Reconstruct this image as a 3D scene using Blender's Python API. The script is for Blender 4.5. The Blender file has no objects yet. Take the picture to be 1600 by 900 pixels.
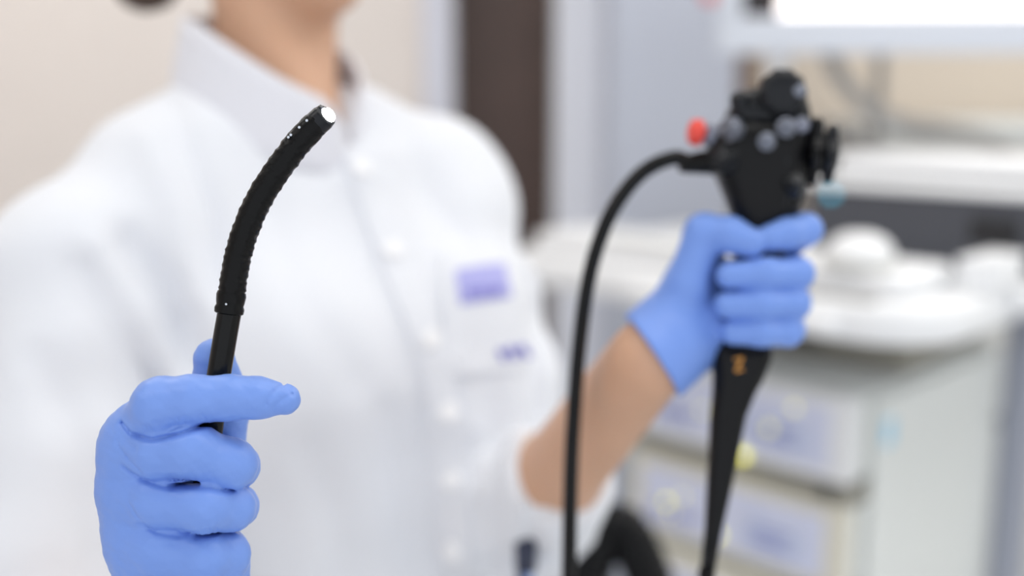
import bpy, bmesh, math, random
import numpy as np
from mathutils import Vector, Matrix
from mathutils.bvhtree import BVHTree

# ------------------------------------------------------------------ camera
F_PX = 1650.0; CAM_H = 1.37; TILT = math.atan(300.0 / F_PX)
sc = bpy.context.scene; C = sc.collection
cam_d = bpy.data.cameras.new('camera'); cam = bpy.data.objects.new('camera', cam_d); C.objects.link(cam)
cam.location = (0, 0, CAM_H); cam.rotation_euler = (math.pi / 2 - TILT, 0, 0)
cam_d.sensor_width = 36; cam_d.lens = F_PX / 1600 * 36; cam_d.clip_start = .02
cam_d.dof.use_dof = True; cam_d.dof.focus_distance = 0.468; cam_d.dof.aperture_fstop = 2.15
sc.camera = cam
# ------------------------------------------------------------------ world, exposure
world = bpy.data.worlds.new('world'); sc.world = world; world.use_nodes = True
world.node_tree.nodes['Background'].inputs[0].default_value = (.925, .96, 1, 1)
world.node_tree.nodes['Background'].inputs[1].default_value = 1.25
vs = sc.view_settings; vs.view_transform = 'Standard'; vs.look = 'None'; vs.gamma = 1; vs.use_curve_mapping = False
vs.exposure = -0.06
LIGHT_W = 1.0    # scale of all ceiling panels

# ------------------------------------------------------------------ helpers
ST, CT = math.sin(TILT), math.cos(TILT)
FW = Vector((0, CT, -ST)); UP = Vector((0, ST, CT)); RT = Vector((1, 0, 0)); CO = Vector((0, 0, CAM_H))
def P(px, py, d): return CO + d * (FW + RT * ((px - 800) / F_PX) + UP * ((450 - py) / F_PX))
def lin(c):
    return tuple(((v / 255) / 12.92 if v <= 10 else ((v / 255 + .055) / 1.055) ** 2.4) for v in c)
MATS = {}
def mat(name, rgb, rough=.5, metal=0, emit=0, noise=0, nscale=20, bump=0, bscale=60, spec=.5, sheen=0, sss=0, coat=0, trans=0):
    if name in MATS: return MATS[name]
    m = bpy.data.materials.new(name); m.use_nodes = True; nt = m.node_tree; b = nt.nodes['Principled BSDF']
    c = lin(rgb) + (1,)
    b.inputs['Base Color'].default_value = c; b.inputs['Roughness'].default_value = rough
    b.inputs['Metallic'].default_value = metal; b.inputs['Specular IOR Level'].default_value = spec
    b.inputs['Sheen Weight'].default_value = sheen; b.inputs['Coat Weight'].default_value = coat
    if sss:
        b.inputs['Subsurface Weight'].default_value = sss; b.inputs['Subsurface Radius'].default_value = (1, .4, .25); b.inputs['Subsurface Scale'].default_value = .006
    if emit:
        b.inputs['Emission Color'].default_value = c; b.inputs['Emission Strength'].default_value = emit
    tc = nt.nodes.new('ShaderNodeTexCoord')
    if noise:
        n = nt.nodes.new('ShaderNodeTexNoise'); n.inputs['Scale'].default_value = nscale; n.inputs['Detail'].default_value = 4
        nt.links.new(tc.outputs['Object'], n.inputs['Vector'])
        mx = nt.nodes.new('ShaderNodeMix'); mx.data_type = 'RGBA'
        mx.inputs[6].default_value = tuple(max(0, v * (1 - noise)) for v in c[:3]) + (1,)
        mx.inputs[7].default_value = tuple(min(1, v * (1 + noise)) for v in c[:3]) + (1,)
        nt.links.new(n.outputs[0], mx.inputs[0]); nt.links.new(mx.outputs[2], b.inputs['Base Color'])
    if bump:
        n2 = nt.nodes.new('ShaderNodeTexNoise'); n2.inputs['Scale'].default_value = bscale; n2.inputs['Detail'].default_value = 6
        nt.links.new(tc.outputs['Object'], n2.inputs['Vector'])
        bp = nt.nodes.new('ShaderNodeBump'); bp.inputs['Strength'].default_value = bump; bp.inputs['Distance'].default_value = .002
        nt.links.new(n2.outputs[0], bp.inputs['Height']); nt.links.new(bp.outputs[0], b.inputs['Normal'])
    MATS[name] = m
    return m
def link(o, parent=None):
    C.objects.link(o)
    if parent: o.parent = parent
    return o
def tag(o, label, cat=None, group=None, kind=None):
    o['label'] = label
    if cat: o['category'] = cat
    if group: o['group'] = group
    if kind: o['kind'] = kind
    return o
def empty(name, loc=(0, 0, 0), rz=0, mw=None):
    o = bpy.data.objects.new(name, None); o.empty_display_size = .05
    C.objects.link(o)
    if mw is not None: o.matrix_world = mw
    else: o.location = loc; o.rotation_euler = (0, 0, rz)
    return o
def mobj(name, bm, m, parent=None, smooth=True):
    bmesh.ops.recalc_face_normals(bm, faces=bm.faces[:])
    me = bpy.data.meshes.new(name); bm.to_mesh(me); bm.free(); me.materials.append(m)
    if smooth:
        for p in me.polygons: p.use_smooth = True
    return link(bpy.data.objects.new(name, me), parent)
def pdobj(name, v, f, m, parent=None, smooth=True):
    me = bpy.data.meshes.new(name); me.from_pydata([tuple(q) for q in v], [], [tuple(int(i) for i in q) for q in f]); me.update()
    me.materials.append(m)
    if smooth:
        for p in me.polygons: p.use_smooth = True
    return link(bpy.data.objects.new(name, me), parent)
def box_bm(lo, hi, bev=0, seg=2):
    bm = bmesh.new(); bmesh.ops.create_cube(bm, size=1)
    for v in bm.verts: v.co = Vector([lo[i] + (v.co[i] + .5) * (hi[i] - lo[i]) for i in range(3)])
    if bev: bmesh.ops.bevel(bm, geom=bm.edges[:], offset=bev, segments=seg, profile=.5, affect='EDGES')
    return bm
def box(name, lo, hi, m, parent=None, bev=.004, seg=2):
    o = mobj(name, box_bm(lo, hi, bev, seg), m, parent, smooth=False)
    return o
def prism_bm(pts, z0, z1, bev=0):
    """outline in xy extruded in z"""
    bm = bmesh.new(); a = [bm.verts.new((x, y, z0)) for x, y in pts]; f = bm.faces.new(a)
    r = bmesh.ops.extrude_face_region(bm, geom=[f]); vs_ = [e for e in r['geom'] if isinstance(e, bmesh.types.BMVert)]
    bmesh.ops.translate(bm, verts=vs_, vec=(0, 0, z1 - z0))
    if bev:
        bm.normal_update()
        es = [e for e in bm.edges if abs(e.verts[0].co.z - e.verts[1].co.z) < 1e-7]
        bmesh.ops.bevel(bm, geom=es, offset=bev, segments=3, profile=.5, affect='EDGES')
    return bm
def rrect(x0, y0, x1, y1, r, n=8, rr=None):
    rr = rr or (r, r, r, r); out = []
    for (cx, cy, a0, q) in ((x1 - rr[0], y0 + rr[0], -90, rr[0]), (x1 - rr[1], y1 - rr[1], 0, rr[1]), (x0 + rr[2], y1 - rr[2], 90, rr[2]), (x0 + rr[3], y0 + rr[3], 180, rr[3])):
        for i in range(n + 1):
            a = math.radians(a0 + 90 * i / n); out.append((cx + q * math.cos(a), cy + q * math.sin(a)))
    return out
def catmull(pts, n):
    pts = [np.array(p, float) for p in pts]; p = [2 * pts[0] - pts[1]] + pts + [2 * pts[-1] - pts[-2]]; out = []
    for i in range(1, len(p) - 2):
        for k in range(n):
            t = k / n
            out.append(.5 * (2 * p[i] + (p[i + 1] - p[i - 1]) * t + (2 * p[i - 1] - 5 * p[i] + 4 * p[i + 1] - p[i + 2]) * t * t + (3 * p[i] - p[i - 1] - 3 * p[i + 1] + p[i + 2]) * t ** 3))
    out.append(pts[-1]); return out
def tube_data(pts, rad, seg=16, rfun=None):
    """swept tube with end caps; rad scalar or list; rfun(i, angle) multiplies"""
    n = len(pts); pts = [Vector(p) for p in pts]
    if not hasattr(rad, '__len__'): rad = [rad] * n
    V = []; Fc = []; prev = None
    for i in range(n):
        t = (pts[min(i + 1, n - 1)] - pts[max(i - 1, 0)]).normalized()
        if prev is None:
            a = Vector((0, 0, 1)) if abs(t.z) < .9 else Vector((0, 1, 0)); nrm = t.cross(a).normalized()
        else: nrm = (prev - t * prev.dot(t)).normalized()
        prev = nrm; bn = t.cross(nrm)
        for k in range(seg):
            a = 2 * math.pi * k / seg; r = rad[i] * (rfun(i, a) if rfun else 1)
            V.append(pts[i] + (nrm * math.cos(a) + bn * math.sin(a)) * r)
    for i in range(n - 1):
        for k in range(seg):
            k2 = (k + 1) % seg; Fc.append((i * seg + k, i * seg + k2, (i + 1) * seg + k2, (i + 1) * seg + k))
    Fc.append(tuple(range(seg - 1, -1, -1))); Fc.append(tuple((n - 1) * seg + k for k in range(seg)))
    return V, Fc
def tube(name, pts, rad, m, parent=None, seg=16, rfun=None):
    v, f = tube_data(pts, rad, seg, rfun); return pdobj(name, v, f, m, parent)
def lathe(name, prof, axis_from, axis_dir, m, parent=None, seg=24, lobes=0, lobe_amp=0):
    """prof: (distance along axis, radius) pairs"""
    pts = [Vector(axis_from) + Vector(axis_dir).normalized() * a for a, r in prof]
    d = Vector(axis_dir).normalized(); a0 = Vector((0, 0, 1)) if abs(d.z) < .9 else Vector((0, 1, 0)); n1 = d.cross(a0).normalized(); n2 = d.cross(n1)
    V = []; Fc = []
    for (a, r), p in zip(prof, pts):
        for k in range(seg):
            th = 2 * math.pi * k / seg; q = r * (1 + (lobe_amp * math.cos(lobes * th) if lobes else 0))
            V.append(p + (n1 * math.cos(th) + n2 * math.sin(th)) * q)
    n = len(prof)
    for i in range(n - 1):
        for k in range(seg):
            k2 = (k + 1) % seg; Fc.append((i * seg + k, i * seg + k2, (i + 1) * seg + k2, (i + 1) * seg + k))
    Fc.append(tuple(range(seg - 1, -1, -1))); Fc.append(tuple((n - 1) * seg + k for k in range(seg)))
    o = pdobj(name, V, Fc, m, parent)
    bm = bmesh.new(); bm.from_mesh(o.data); bmesh.ops.recalc_face_normals(bm, faces=bm.faces[:]); bm.to_mesh(o.data); bm.free()
    for pl in o.data.polygons: pl.use_smooth = True
    try: o.data.set_sharp_from_angle(angle=math.radians(40))
    except Exception: pass
    return o

# ---------------------------------------------------- distance field -> one continuous surface
def smin(a, b, k):
    if k <= 0: return np.minimum(a, b)
    h = np.maximum(k - np.abs(a - b), 0) / k
    return np.minimum(a, b) - h * h * k * .25
def seg_d(X, Y, Z, a, b, ra, rb):
    a = np.array(a, float); b = np.array(b, float); ba = b - a; L = float(ba @ ba) + 1e-12
    t = np.clip(((X - a[0]) * ba[0] + (Y - a[1]) * ba[1] + (Z - a[2]) * ba[2]) / L, 0, 1)
    return np.sqrt((X - a[0] - t * ba[0]) ** 2 + (Y - a[1] - t * ba[1]) ** 2 + (Z - a[2] - t * ba[2]) ** 2) - (ra + (rb - ra) * t)
class Grid:
    def __init__(s, lo, hi, h):
        s.lo = np.array(lo, float); s.h = h; s.n = np.ceil((np.array(hi) - s.lo) / h).astype(int) + 1
        s.V = np.full(s.n, 1e3 * h, dtype=np.float64)
    def sub(s, lo, hi):
        i0 = np.clip(np.floor((np.array(lo) - s.lo) / s.h).astype(int), 0, s.n - 1); i1 = np.clip(np.ceil((np.array(hi) - s.lo) / s.h).astype(int) + 1, 1, s.n)
        ax = [s.lo[k] + s.h * np.arange(i0[k], i1[k]) for k in range(3)]
        return tuple(slice(i0[k], i1[k]) for k in range(3)), np.meshgrid(*ax, indexing='ij', sparse=True)
    def all(s):
        ax = [s.lo[k] + s.h * np.arange(s.n[k]) for k in range(3)]
        return np.meshgrid(*ax, indexing='ij', sparse=True)
    def put(s, sl, d, k): s.V[sl] = smin(s.V[sl], d, k)
    def cap(s, a, b, ra, rb, k=0):
        m = max(ra, rb) + k + 3 * s.h
        sl, (X, Y, Z) = s.sub(np.minimum(a, b) - m, np.maximum(a, b) + m); s.put(sl, seg_d(X, Y, Z, a, b, ra, rb), k)
    def ell(s, c, r, k=0, ax=None):
        m = max(r) + k + 3 * s.h; c = np.array(c, float)
        sl, (X, Y, Z) = s.sub(c - m, c + m); X = X - c[0]; Y = Y - c[1]; Z = Z - c[2]
        ax = ax or ((1, 0, 0), (0, 1, 0), (0, 0, 1))
        q = [(X * e[0] + Y * e[1] + Z * e[2]) / r[i] for i, e in enumerate(ax)]
        d = (np.sqrt(q[0] ** 2 + q[1] ** 2 + q[2] ** 2) - 1) * min(r); s.put(sl, d, k)
    def mesh(s):
        V = s.V; ins = V < 0; n = np.array(V.shape) - 1
        acc = np.zeros(tuple(n) + (3,), dtype=np.float32); cnt = np.zeros(tuple(n), dtype=np.int8)
        def cs(A, c): return A[c[0]:c[0] + n[0], c[1]:c[1] + n[1], c[2]:c[2] + n[2]]
        for ax in range(3):
            o = [i for i in range(3) if i != ax]
            for u in (0, 1):
                for w in (0, 1):
                    a = [0, 0, 0]; a[o[0]] = u; a[o[1]] = w; b = list(a); b[ax] = 1
                    va, vb = cs(V, a), cs(V, b); cr = cs(ins, a) != cs(ins, b); I = np.nonzero(cr)
                    t = va[I] / (va[I] - vb[I]); cnt[I] += 1
                    for k in range(3): acc[I + (k,)] += (t if k == ax else a[k])
        act = cnt > 0; ijk = np.argwhere(act); idx = np.full(tuple(n), -1, dtype=np.int64); idx[act] = np.arange(len(ijk))
        verts = s.lo + s.h * (ijk + acc[act] / cnt[act][:, None])
        quads = []
        for ax in range(3):
            b, c = (ax + 1) % 3, (ax + 2) % 3
            s0 = [slice(None)] * 3; s1 = [slice(None)] * 3; s0[ax] = slice(0, -1); s1[ax] = slice(1, None)
            A = ins[tuple(s0)]; B = ins[tuple(s1)]; I = np.argwhere(A != B)
            I = I[(I[:, b] > 0) & (I[:, c] > 0) & (I[:, b] < n[b]) & (I[:, c] < n[c])]
            sg = A[tuple(I.T)]
            def at(db, dc):
                J = I.copy(); J[:, b] += db; J[:, c] += dc; return idx[tuple(J.T)]
            q = np.stack([at(-1, -1), at(0, -1), at(0, 0), at(-1, 0)], 1); q[~sg] = q[~sg][:, ::-1]; quads.append(q)
        return verts, np.concatenate(quads)
def relax(v, q, it=2, lam=.5):
    for _ in range(it):
        s = np.zeros_like(v); c = np.zeros(len(v))
        for k in range(4):
            for o in (1, 3):
                np.add.at(s, q[:, k], v[q[:, (k + o) % 4]]); np.add.at(c, q[:, k], 1)
        v = v + lam * (s / c[:, None] - v)
    return v
def grid_obj(name, g, m, parent=None, it=2, xf=None):
    v, q = g.mesh(); v = relax(v, q, it)
    if xf is not None: v = v @ np.array(xf.to_3x3()).T + np.array(xf.translation)
    me = bpy.data.meshes.new(name); me.vertices.add(len(v)); me.vertices.foreach_set('co', v.astype(np.float32).ravel())
    me.loops.add(q.size); me.loops.foreach_set('vertex_index', q.astype(np.int32).ravel())
    me.polygons.add(len(q)); me.polygons.foreach_set('loop_start', np.arange(0, q.size, 4, dtype=np.int32))
    me.polygons.foreach_set('use_smooth', np.ones(len(q), dtype=bool)); me.update(calc_edges=True); me.validate()
    me.materials.append(m)
    return link(bpy.data.objects.new(name, me), parent)
def poly_d2(X, Y, pts):
    d = None
    for (x0, y0), (x1, y1) in zip(pts[:-1], pts[1:]):
        bx, by = x1 - x0, y1 - y0; t = np.clip(((X - x0) * bx + (Y - y0) * by) / (bx * bx + by * by + 1e-9), 0, 1)
        q = np.sqrt((X - x0 - t * bx) ** 2 + (Y - y0 - t * by) ** 2); d = q if d is None else np.minimum(d, q)
    return d
def rigid(px, py, d):
    """a frame at a point of the place whose x, y, z run right, up and towards the viewer's side (metres)"""
    m = Matrix.Identity(4)
    for i in range(3):
        m[i][0] = RT[i]; m[i][1] = UP[i]; m[i][2] = -FW[i]
    m.translation = P(px, py, d); return m

# ------------------------------------------------------------------ materials
M_wall = mat('wall_paint', (230, 221, 215), .8, noise=.03, nscale=6, bump=.1, bscale=150)
M_wall2 = mat('wall_paint_warm', (216, 204, 190), .8, noise=.03, nscale=6)
M_ceil = mat('ceiling_paint', (240, 240, 238), .9)
M_floor = mat('floor_vinyl', (226, 227, 229), .4, noise=.08, nscale=14)
M_frame = mat('frame_paint', (240, 242, 250), .5, noise=.02)
M_frame2 = mat('frame_paint_grey', (216, 217, 228), .5, noise=.02)
M_door = mat('door_wood', (78, 60, 54), .5, noise=.25, nscale=9)
M_cab = mat('cabinet_laminate', (193, 198, 212), .45, noise=.03, nscale=4)
M_glove = mat('nitrile_glove', (118, 153, 227), .38, noise=.05, nscale=30, bump=.06, bscale=900, spec=.4)
M_coat = mat('coat_cotton', (229, 231, 237), .85, bump=.15, bscale=700, sheen=.15)
M_collar = mat('collar_cotton', (226, 226, 233), .85, bump=.15, bscale=700)
M_stitch = mat('stitch_thread', (226, 228, 234), .9)
M_btn = mat('button_plastic', (244, 244, 246), .3)
M_label = mat('label_lavender', (172, 172, 226), .7, noise=.05, nscale=80)
M_ink = mat('ink_violet', (128, 126, 200), .7)
M_skin = mat('skin', (206, 162, 133), .5, noise=.06, nscale=25, sss=.1, bump=.1, bscale=400)
M_lip = mat('lips', (190, 110, 104), .4)
M_hair = mat('hair_brown', (72, 50, 38), .5, noise=.4, nscale=60)
M_eye = mat('eye_white', (236, 234, 230), .2); M_iris = mat('iris_brown', (70, 45, 30), .2)
M_trs = mat('trouser_cloth', (230, 232, 238), .85); M_shoe = mat('shoe_leather', (236, 236, 236), .5)
M_rub = mat('black_rubber', (12, 12, 13), .24, noise=.3, nscale=40, bump=.3, bscale=260, spec=.16)
M_tubem = mat('black_tube', (10, 10, 11), .2, noise=.2, nscale=40, spec=.22)
M_blk = mat('black_plastic', (11, 11, 14), .3, noise=.2, nscale=30, spec=.2)
M_blk2 = mat('charcoal_plastic', (24, 26, 31), .28, spec=.25)
M_steel = mat('steel', (200, 204, 212), .22, metal=1)
M_steel2 = mat('dull_steel', (116, 120, 132), .35, metal=.8)
M_bezel = mat('monitor_plastic', (206, 211, 221), .45)
M_slotg = mat('slot_grey', (160, 158, 154), .6)
M_red = mat('red_rubber', (226, 70, 58), .45)
M_amber = mat('amber_print', (214, 150, 70), .5)
M_led = mat('tip_led', (255, 255, 250), .2, emit=60)
M_lens = mat('lens_glass', (20, 22, 30), .05, coat=1)
M_white = mat('white_plastic', (240, 241, 243), .4, noise=.01)
M_cream = mat('cream_plastic', (226, 222, 208), .45, noise=.02)
M_grey = mat('grey_plastic', (208, 208, 205), .5, noise=.03)
M_side = mat('grey_painted_steel', (230, 233, 231), .5, noise=.02)
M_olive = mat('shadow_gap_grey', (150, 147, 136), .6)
M_dkfront = mat('dark_front_panel', (70, 72, 80), .35)
M_slot = mat('slot_black', (26, 26, 30), .5)
M_lav = mat('panel_lavender', (218, 222, 244), .45, noise=.04, nscale=40)
M_lav2 = mat('panel_display', (206, 214, 240), .3)
M_mark = mat('panel_mark_blue', (140, 148, 204), .5)
M_yel = mat('led_yellow', (246, 240, 90), .4, emit=2.2)
M_yel2 = mat('led_pale_yellow', (244, 238, 160), .4, emit=.9)
M_teal = mat('led_teal', (60, 180, 214), .4, emit=1.3)
M_screen = mat('screen_white', (255, 248, 246), .3, emit=1.3)
M_scrdk = mat('screen_dark', (62, 40, 40), .3)
M_cable = mat('grey_cable', (160, 158, 156), .5)
M_bluegrey = mat('bluegrey_metal', (120, 124, 140), .45)
M_bin = mat('light_blue_plastic', (150, 214, 246), .4)
M_navy = mat('navy_plastic', (40, 46, 70), .4); M_pblue = mat('pale_blue_plastic', (150, 172, 220), .4)
M_lampw = mat('lamp_diffuser', (255, 253, 248), .5, emit=1.2); M_lampf = mat('lamp_frame', (235, 235, 235), .5)

# ------------------------------------------------------------------ room
XL, XR, YB, YF, ZC = -2.3, 2.6, 2.75, -1.6, 2.65
def struct(name, lo, hi, m, bev=0, parent=None, label=None):
    o = box(name, lo, hi, m, parent, bev)
    if not parent: o['kind'] = 'structure'
    if label: o['label'] = label
    return o
DX0, DX1 = -.150, .112          # door opening in the back wall
struct('floor', (XL, YF, -.1), (XR, YB + .12, 0), M_floor, label='pale grey vinyl floor of the treatment room')
struct('ceiling', (XL, YF, ZC), (XR, YB + .12, ZC + .1), M_ceil, label='white ceiling of the treatment room')
struct('wall_left', (XL - .1, YF, 0), (XL, YB + .12, ZC), M_wall, label='beige side wall')
struct('wall_right', (XR, YF, 0), (XR + .1, YB + .12, ZC), M_ceil, label='white side wall beyond the cart')
DTOP = 2.1
wb = struct('wall_back', (XL, YB, 0), (DX0, YB + .12, ZC), M_wall, label='pale beige back wall left of the dark door')
struct('wall_back', (DX1, YB, 0), (XR, YB + .12, ZC), M_wall2, label='warm beige back wall right of the dark door')
struct('wall_back', (DX0, YB, DTOP), (DX1, YB + .12, ZC), M_wall, label='wall strip above the dark door')
d1 = empty('door_1', (DX0, YB + .05, 0)); d1['kind'] = 'structure'; d1['label'] = 'dark brown wooden door behind the person'
W = DX1 - DX0
box('door_leaf', (0.004, 0, .008), (W - .004, .04, DTOP - .004), M_door, d1, .002)
for z0, z1 in ((.2, .9), (1.0, 1.9)): box('door_panel', (.05, -.008, z0), (W - .05, .0, z1), M_door, d1, .004)
lathe('door_handle', [(0, .02), (.01, .02), (.012, .009), (.045, .009), (.05, .02), (.06, .022), (.066, .012)], (.035, 0, .95), (0, -1, 0), M_steel, d1)
struct('trim_1', (DX0 - .075, YB - .03, 0), (DX0, YB, DTOP + .07), M_frame2, .004, label='pale grey door frame post left of the dark door')
struct('trim_2', (DX1, YB - .05, 0), (DX1 + .12, YB, DTOP + .07), M_frame, .004, label='bright white door frame post right of the dark door')
struct('trim_3', (DX0, YB - .03, DTOP), (DX1, YB, DTOP + .07), M_frame2, .004, label='door frame head above the dark door')
struct('baseboard_back', (XL, YB - .015, 0), (DX0 - .075, YB, .1), M_frame2, .002, label='pale baseboard along the back wall')
# tall cabinet
cb = empty('tall_cabinet', (.222, YB - .34, 0)); tag(cb, 'tall lavender grey cabinet beside the white door frame', 'cabinet')
box('body', (0, .02, .06), (.285, .335, 2.1), M_cab, cb, .003)
box('plinth', (.01, .03, 0), (.275, .33, .06), M_blk2, cb, .001)
dr = box('door', (.003, 0, .07), (.282, .02, 2.095), M_cab, cb, .003)
box('handle', (.255, -.022, .65), (.267, -.01, .82), M_steel, dr, .003); box('handle_foot', (.257, -.012, .66), (.265, 0, .675), M_steel, dr, 0); box('handle_foot', (.257, -.012, .795), (.265, 0, .81), M_steel, dr, 0)
# narrow brown panel between cabinet and the corner
struct('trim_4', (.535, YB - .1, 0), (.60, YB, ZC), mat('brown_trim', (120, 98, 84), .6), .003, label='narrow brown post beside the tall cabinet')
# red notice dot at the cabinet
kn = lathe('round_red_sticker', [(0, .016), (.002, .016), (.0025, .0155)], P(1100, -4, 2.4), (0, -1, 0), M_red); tag(kn, 'small red round sticker high on the lavender grey cabinet', 'sticker')
kn.location.y += (YB - .34) - P(1100, -4, 2.4).y
# low grey cabinet behind the cart
lc = empty('low_cabinet', (.80, 2.30, 0)); tag(lc, 'low light grey cabinet against the wall behind the cart', 'cabinet')
box('body', (0, .02, .06), (1.5, .44, 1.285), M_grey, lc, .004); box('top', (-.01, -.01, 1.285), (1.51, .44, 1.315), M_side, lc, .004); box('plinth', (.02, .04, 0), (1.48, .43, .06), M_blk2, lc, .001)
for i in range(3):
    d_ = box('door', (.005 + .5 * i, 0, .07), (.495 + .5 * i, .02, 1.28), M_grey, lc, .003); box('handle', (.05 + .5 * i, -.02, .8), (.062 + .5 * i, 0, .92), M_steel, d_, .003)
# ceiling lights; the one by the right wall is added to brighten the cart
k_ = 0
for x, y, pw, wh in ((-1.1, .1, 3.0, 'on the ceiling left of the camera'), (.5, .45, 3.5, 'on the ceiling above the endoscope'), (-.35, 1.25, 2.5, 'on the ceiling above the person'), (-1.3, 2.0, 7.0, 'on the ceiling by the beige wall'), (1.3, 1.75, 9.0, 'on the ceiling above the cart'), (1.9, .6, 8.0, 'added by the right side wall to brighten the cart side')):
    L = empty('ceiling_light', (x, y, ZC - .05)); tag(L, 'white ceiling light panel ' + wh, 'ceiling light', 'ceiling light panels')
    box('frame', (-.62, -.32, 0), (.62, .32, .05), M_lampf, L, .004); box('diffuser', (-.58, -.28, -.006), (.58, .28, .004), M_lampw, L, .002)
    ld = bpy.data.lights.new('panel_light', 'AREA'); ld.shape = 'RECTANGLE'; ld.size = 1.16; ld.size_y = .56; ld.energy = LIGHT_W * pw; ld.color = (1, .99, .975)
    lo = link(bpy.data.objects.new('panel_light', ld), L); lo.location = (0, 0, -.012)
# light-blue bin at the left
bn = empty('storage_bin', P(-38, 800, 1.9) - Vector((0, 0, .1))); tag(bn, 'light blue plastic bin behind the arm at the far left', 'bin')
bz = bn.location.z; bn.location.z = 0
prof = rrect(-.12, -.12, .12, .12, .03, 4)
mobj('body', prism_bm(prof, 0, bz + .2, .006), M_bin, bn); mobj('lid', prism_bm(rrect(-.13, -.13, .13, .13, .03, 4), bz + .2, bz + .225, .006), M_bin, bn)

# ------------------------------------------------------------------ equipment cart
K = P(1335, 625, 1.5); CYAW = -math.radians(45)
def cart_xy(w): 
    r = Vector((w[0] - K[0], w[1] - K[1], 0)); c, s = math.cos(-CYAW), math.sin(-CYAW)
    return (c * r.x - s * r.y, s * r.x + c * r.y)
ZU = K.z                         # top of the upper unit
def cpart(name, z=0): return empty(name, (K.x, K.y, z), CYAW)
WT0, WT1 = 1.058, 1.112          # worktop
ct = cpart('equipment_cart'); tag(ct, 'white endoscopy equipment cart with a rounded overhanging worktop', 'cart')
mobj('worktop', prism_bm(rrect(-.60, -.134, .16, .52, .05, 10, (.12, .03, .03, .08)), WT0, WT1, .014), M_white, ct)
mobj('front_handle', prism_bm(rrect(-.30, -.152, .04, -.126, .012, 6), WT0 + .006, WT0 + .034, .006), M_white, ct)
mobj('side_shelf', prism_bm(rrect(.15, .10, .30, .54, .03, 6), WT0 + .02, WT1, .01), M_white, ct)
for x in (-.52, .035):
    for y in (.55,): mobj('column', prism_bm(rrect(x - .02, y - .03, x + .03, y + .03, .01, 4), .12, WT0, .002), mat('cart_column', (160, 164, 178), .45), ct)
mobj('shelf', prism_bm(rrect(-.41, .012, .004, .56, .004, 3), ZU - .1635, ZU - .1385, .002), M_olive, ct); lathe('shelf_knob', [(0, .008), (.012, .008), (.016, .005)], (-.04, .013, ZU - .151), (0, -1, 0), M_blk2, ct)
for z in (.36, .10): mobj('shelf', prism_bm(rrect(-.56, -.03, .06, .58, .03, 6), z, z + .03, .006), M_side, ct)
for x in (-.50, .0):
    for y in (.05, .52):
        cs_ = lathe('caster', [(-.014, .02), (-.012, .04), (.012, .04), (.014, .02)], (x, y, .04), (1, 0, 0), M_blk, ct); box('caster_fork', (x - .02, y - .012, .035), (x + .02, y + .012, .10), M_steel, cs_, .003)
box('side_panel', (.0045, .05, .40), (.012, .52, ZU - .012), M_side, ct, .002)
box('blue_sticker', (.0118, .075, ZU - .085), (.0128, .105, ZU - .045), M_bin, ct, 0)
box('handle_slot', (-.075, -.122, WT1 - .001), (.075, -.096, WT1 + .0015), M_slotg, ct, .0008)
# devices
def unit(name, label, x0, x1, y0, y1, z0, z1, mf, leds, rows, sock=None):
    o = cpart(name, z0); tag(o, label, 'medical device', 'stacked light source units')
    h = z1 - z0
    box('housing', (x0, y0 + .02, .008), (x1, y1, h), M_side, o, .006)
    fr = box('front_panel', (x0, y0, .004), (x1, y0 + .022, h - .002), mf, o, .006)
    for x in (x0 + .05, x1 - .05):
        for y in (y0 + .05, y1 - .05): lathe('foot', [(0, .014), (.01, .014)], (x, y, -.001), (0, 0, 1), M_blk, o, 12)
    w = x1 - x0
    box('control_panel', (x0 + .03, y0 - .003, h * .16), (x1 - .035, y0 + .002, h * .86), M_lav, fr, .001)
    box('display', (x1 - .17, y0 - .005, h * .26), (x1 - .06, y0 - .002, h * .62), M_lav2, fr, .001)
    for i in range(3): box('print_bar', (x1 - .155, y0 - .006, h * (.32 + .09 * i)), (x1 - .085 - .012 * (i % 2), y0 - .0045, h * (.36 + .09 * i)), M_mark, fr, 0)
    for (lx, lz, r, mm) in leds:
        lathe('indicator', [(0, r), (.004, r), (.005, r * .8)], (x0 + lx, y0 - .002, h * lz), (0, -1, 0), mm, fr, 14)
    for i in range(rows): box('key', (x0 + .05 + .022 * i, y0 - .006, h * .3), (x0 + .066 + .022 * i, y0 - .002, h * .42), M_mark, fr, .001)
    if sock: 
        for s_ in sock: lathe('socket', [(0, .018), (.008, .018), (.009, .012), (.004, .011)], (x0 + s_, y0, h * .3), (0, -1, 0), M_blk2, o)
    return o
LW = .0045
def on_front(px, py, y0=0.0):
    a, b = .8, 2.4
    for _ in range(50):
        m_ = (a + b) / 2
        if cart_xy(P(px, py, m_))[1] < y0: a = m_
        else: b = m_
    w = P(px, py, a); return cart_xy(w)[0], w.z
def leds_at(lst, x0, z0, z1):
    out = []
    for px, py, r, m_ in lst:
        x, z = on_front(px, py); out.append((x - x0, (z - z0) / (z1 - z0), r, m_))
    return out
unit('light_source_unit', 'white light source unit with lavender front panel, uppermost of the stack under the worktop', -.385, 0, 0, .5, ZU - .137, ZU, M_white,
     leds_at([(1100, 640, .004, M_yel2), (1205, 668, .007, M_yel2), (1243, 637, .005, M_yel2), (1162, 712, .0062, M_yel)], -.385, ZU - .137, ZU), 3)
unit('light_source_unit', 'cream unit with blue front panel and yellow lamps, second of the stack under the worktop', -.40, .0, .0, .5, ZU - .31, ZU - .165, M_cream,
     leds_at([(1043, 783, LW, M_yel), (1068, 775, LW, M_yel2), (1052, 800, LW, M_yel2), (1125, 835, LW, M_yel), (1180, 806, .007, M_lav2)], -.40, ZU - .31, ZU - .165), 4)
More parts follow.
